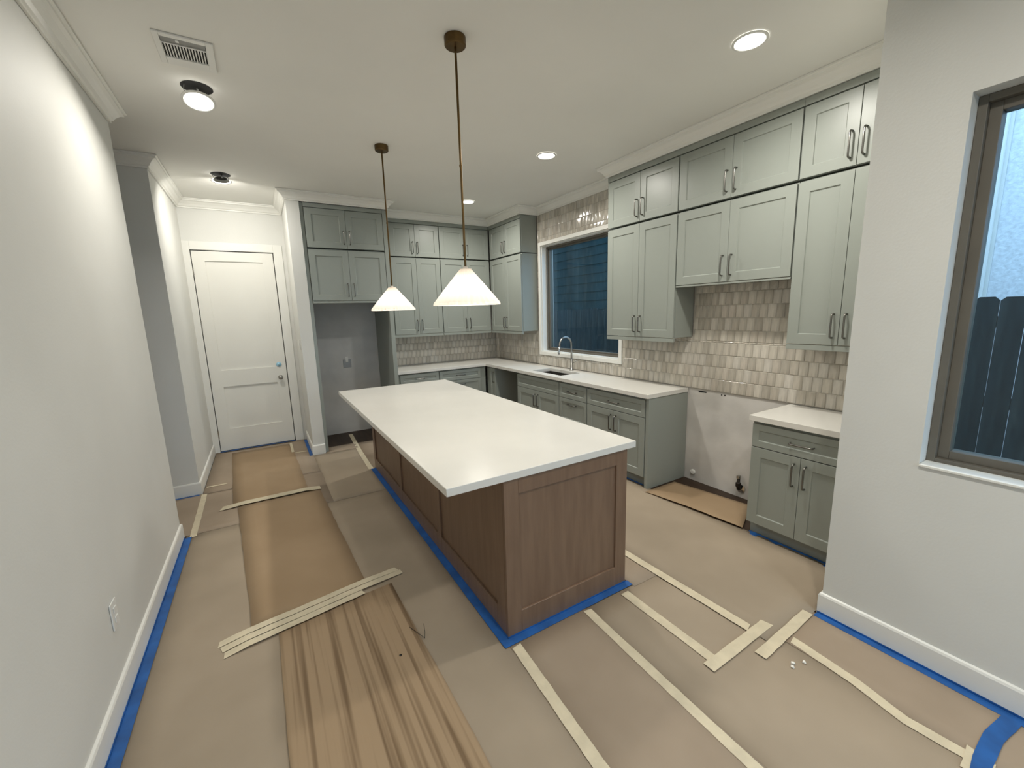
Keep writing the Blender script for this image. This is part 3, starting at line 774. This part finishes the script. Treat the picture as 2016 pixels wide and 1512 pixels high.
def strip(name, pts, width, label, cat, mt, z=.006, grp=None, seed=0, rag=.25, zs=None):
    """tape strip along a polyline with slightly ragged edges and torn ends"""
    rr = random.Random(seed + 50); P = [Vector(p) for p in pts]
    S_ = []
    for i in range(len(P) - 1):
        d = (P[i + 1] - P[i]); n = max(2, int(d.length / .05))
        for k in range(n): S_.append((P[i] + d * (k / n), i + k / n))
    S_.append((P[-1], len(P) - 1))
    o_ = P[0]; mb = MB()
    for i, (p, tt) in enumerate(S_):
        d = (S_[min(i + 1, len(S_) - 1)][0] - S_[max(i - 1, 0)][0]).normalized(); nn = Vector((-d.y, d.x))
        w1 = width / 2 * (1 + rr.uniform(-1, 1) * rag * .25); w2 = width / 2 * (1 + rr.uniform(-1, 1) * rag * .25)
        e = d * (rr.uniform(-.3, .3) * width * .5) if i in (0, len(S_) - 1) else Vector((0, 0))
        zz = z
        if zs: k = min(int(tt), len(zs) - 2); zz = zs[k] + (zs[k + 1] - zs[k]) * (tt - k)
        zz += rr.uniform(0, .0006)
        for q in (p + nn * w1 + e, p - nn * w2 - e):
            mb.v.append((q.x - o_.x, q.y - o_.y, zz)); mb.v.append((q.x - o_.x, q.y - o_.y, zz - .0005))
    for i in range(len(S_) - 1):
        a, b = 4 * i, 4 * i + 4
        mb.quad((a, a + 2, b + 2, b)); mb.quad((a + 1, b + 1, b + 3, a + 3)); mb.quad((a, b, b + 1, a + 1)); mb.quad((a + 2, a + 3, b + 3, b + 2))
    mb.quad((0, 1, 3, 2)); L = 4 * (len(S_) - 1); mb.quad((L, L + 2, L + 3, L + 1))
    o = obj(name, mb, mt, None, (o_.x, o_.y, 0))
    return tag(o, label, cat, grp)
MG = 'masking tape strips on the floor paper'
def mask(pts, w_, label, z=.0062, seed=0, zs=None): return strip('masking_tape', pts, w_, label, 'masking tape', MT['mask'], z, MG, seed, zs=zs)
mask([(.935, 1.60), (.90, .96), (.885, -1.2)], .052, 'masking tape running off the island corner on its seating side', seed=1)
mask([(1.405, 1.60), (1.385, 1.0), (1.375, .64), (1.36, -1.2)], .050, 'masking tape running from the middle of the island end panel', seed=2)
mask([(1.69, 1.59), (1.69, 1.02)], .056, 'masking tape from the island corner on its aisle side', seed=3)
mask([(1.625, .995), (2.14, 1.003)], .056, 'masking tape crossbar joining the two seams beside the island', z=.0098, seed=4)
mask([(2.0, 2.6), (2.0, 1.9), (2.025, 1.035)], .056, 'masking tape seam along the aisle, ending at the crossbar', z=.0092, seed=5)
mask([(1.895, .905), (2.15, .915), (2.402, .925)], .052, 'masking tape strip butting into the corner of the window wall', seed=6, z=.0098)
mask([(2.13, .875), (2.105, .61), (2.06, .42), (2.075, .262), (2.08, -1.0)], .050, 'rumpled masking tape seam beside the window wall baseboard', seed=7)
mask([(2.00, .215), (2.12, .225)], .075, 'short masking tape patch meeting the blue tape tab', seed=8, z=.0076)
Zt_ = [.0045, .0088, .0100, .0088, .0045]
mask([(-.375, 2.455), (-.24, 2.475), (0, 2.505), (.38, 2.565), (.60, 2.595)], .046, 'masking tape strip lapping onto the smooth cardboard in the three-strip band', seed=9, zs=[.0052, .0150, .0158, .0158, .0060])
mask([(-.36, 2.403), (-.24, 2.422), (0, 2.453), (.38, 2.513), (.62, 2.548)], .046, 'middle masking tape strip of the three-strip band between cardboards', seed=10, zs=[.0056, .0150, .0158, .0158, .0066])
mask([(-.345, 2.352), (-.24, 2.369), (-.03, 2.398), (.15, 2.427), (.36, 2.46)], .046, 'shorter masking tape strip lapping onto the fluted cardboard', seed=11, zs=[.0058, .0150, .0158, .0158, .0150])
mask([(-.485, 4.365), (-.30, 4.365), (.20, 4.37), (.335, 4.365)], .085, 'wide masking tape joining the door cardboard to the smooth cardboard', seed=12, zs=[.0105, .0235, .0235, .0105])
mask([(-.655, 4.87), (-.642, 3.91)], .045, 'masking tape across the hall opening from pier to long wall', seed=13)
mask([(-.655, 5.055), (-.48, 5.055)], .030, 'thin masking tape running from the hall pier to the door cardboard', z=.0092, seed=14)
mask([(.945, 6.20), (.90, 5.3), (.880, 4.60)], .052, 'masking tape from the refrigerator space to the far island corner', seed=15)
mask([(.175, 6.21), (.175, 5.76)], .030, 'thin masking tape on the cardboard edge before the door', seed=16, z=.0172)
mask([(.19, 5.745), (.335, 5.727)], .024, 'thin masking tape from the door cardboard to the narrow wall end', seed=17, z=.0092)

TG = 'blue painters tape along the bases'
def blue(pts, w_, label, z=.0060, seed=0, up=None):
    o = strip('painters_tape', pts, w_, label, 'painters tape', MT['blue'], z, TG, seed, rag=.15)
    if up:
        mb = MB(); x0, x1, y0, y1 = up; q = o.location
        mb.box(x0 - q.x, x1 - q.x, y0 - q.y, y1 - q.y, .004, .016)
        obj('turned_up_edge', mb, MT['blue'], o)
    return o
blue([(XL + .040, 3.92), (XL + .040, -2.4)], .044, 'blue tape along the baseboard of the long white wall', seed=1, up=(XL + .0145, XL + .0175, -2.4, 3.92))
blue([(IX0 - .024, 4.60), (IX0 - .024, 1.62)], .046, 'blue tape along the seating side of the island', seed=2, up=(IX0 - .003, IX0 - .0005, 1.66, 4.60))
blue([(IX0 - .045, 1.637), (IX1 + .02, 1.640)], .046, 'blue tape along the island end panel', z=.0072, seed=3, up=(IX0 - .003, IX1, 1.6585, 1.6615))
blue([(XN - .036, .90), (XN - .036, -2.4)], .044, 'blue tape along the baseboard under the tall window', seed=4, up=(XN - .0175, XN - .0145, -2.4, .90))
blue([(2.41, .195), (2.25, .216), (2.09, .214), (1.98, .20)], .052, 'blue tape tab branching off the window wall baseboard', z=.0086, seed=5)
blue([(XC + .035, 4.70), (XC + .035, 2.53)], .055, 'blue tape at the toe kick from sink to range space', seed=6)
blue([(XC + .035, 1.575), (XC + .035, .92)], .055, 'blue tape at the toe kick of the lone base cabinet', seed=7)
blue([(-1.5, YH - .032), (XH - .01, YH - .032)], .030, 'blue tape at the foot of the hall pier', z=.0046, seed=8)
blue([(-.62, YB - .034), (.24, YB - .034)], .030, 'blue tape across the bottom of the white door', z=.0172, seed=9)
blue([(.362, 5.50), (.362, 6.30)], .034, 'blue tape beside the baseboard of the narrow wall end', z=.0092, seed=10)

# crumbs and scraps
for k, (x, y) in enumerate(((1.98, .80), (2.03, .775), (1.955, .79))):
    rr = random.Random(k); mb = MB().lathe([(.003, 0), (.009, .002), (.007, .007), (.002, .009)], 7, mod=lambda i: .7 + .6 * rr.random())
    t = obj('plaster_crumb', mb, MT['debris'], None, (x, y, .0045)); tag(t, 'tiny white plaster crumb on the floor paper by the tape strip', 'debris', 'plaster crumbs')
t = obj('nail', MB().lathe([(.007, 0), (.007, .002), (.003, .003)], 10), MT['rust'], None, (.415, 1.86, .0105)); tag(t, 'small dark nail head lying on the fluted cardboard', 'nail')
t = obj('wire_scrap', MB().tube([(0, 0, .002), (.012, .03, .012), (.02, .07, .03)], .0012, 6).tube([(0, 0, .002), (-.02, .05, .006), (-.045, .12, .004)], .0012, 6), MT['rust'], None, (.555, 1.90, .009)); tag(t, 'thin bent wire scrap at the edge of the fluted cardboard', 'wire')

# ------------------------------------------------------------------ outdoors
struct('ground', MB().box(-12, 16, -14, 16, -.42, -.30), MT['ground'], label='dark soil outside the windows')
t = root('fence', (5.0, -6.0, -.30)); tag(t, 'dark dog-eared board fence outside the windows', 'fence')
bmesh_ = MB(); a, h, e = .138, 2.0, .028
bmesh_.v += [(0, 0, 0), (0, a, 0), (0, a, h - e), (0, a - e, h), (0, e, h), (0, 0, h - e)]
bmesh_.v += [(.018, y, z) for (_, y, z) in bmesh_.v[:6]]
bmesh_.quad(range(6)); bmesh_.quad(range(6, 12))
for k in range(6): bmesh_.quad((k, (k + 1) % 6, 6 + (k + 1) % 6, 6 + k))
bme = bmesh_.mesh('board', MT['fence'])
for k in range(92): link('board', bme, t, (R_.uniform(0, .006), k * .143, R_.uniform(-.012, .012)))
for z in (.35, 1.1, 1.75): obj('rail', MB().box(.024, .062, 0, 92 * .143, z, z + .09), MT['fence'], t)
t = root('neighbour_house', (6.5, 1.38, -.30)); tag(t, 'pale stucco house wall seen over the fence through the tall window', 'house')
obj('wall', MB().box(0, .2, -9, -.16, 0, 5.4), MT['stucco'], t)
obj('corner_board', MB().box(-.03, .2, -.159, -.02, 0, 5.4), MT['trim'], t)
obj('downspout', MB().box(-.09, -.031, -.135, -.06, 0, 5.3), MT['trim'], t, bevel=.01)
t = root('dark_house', (6.6, 4.0, -.30)); tag(t, 'dark sided house wall seen through the sink window', 'house')
obj('wall', MB().box(.02, .2, 0, 9, 0, 6.5), MT['siding'], t)
sid = MB(); sid.v += [(0, 0, 0), (.018, 0, .2), (.018, 9, .2), (0, 9, 0), (.02, 0, 0), (.02, 9, 0)]
for q in ((0, 1, 2, 3), (0, 3, 5, 4), (0, 4, 1), (3, 2, 5), (4, 5, 2, 1)): sid.quad(q)
sme = sid.mesh('siding_plank', MT['siding'])
for k in range(32): link('siding_plank', sme, t, (0, 0, k * .2))
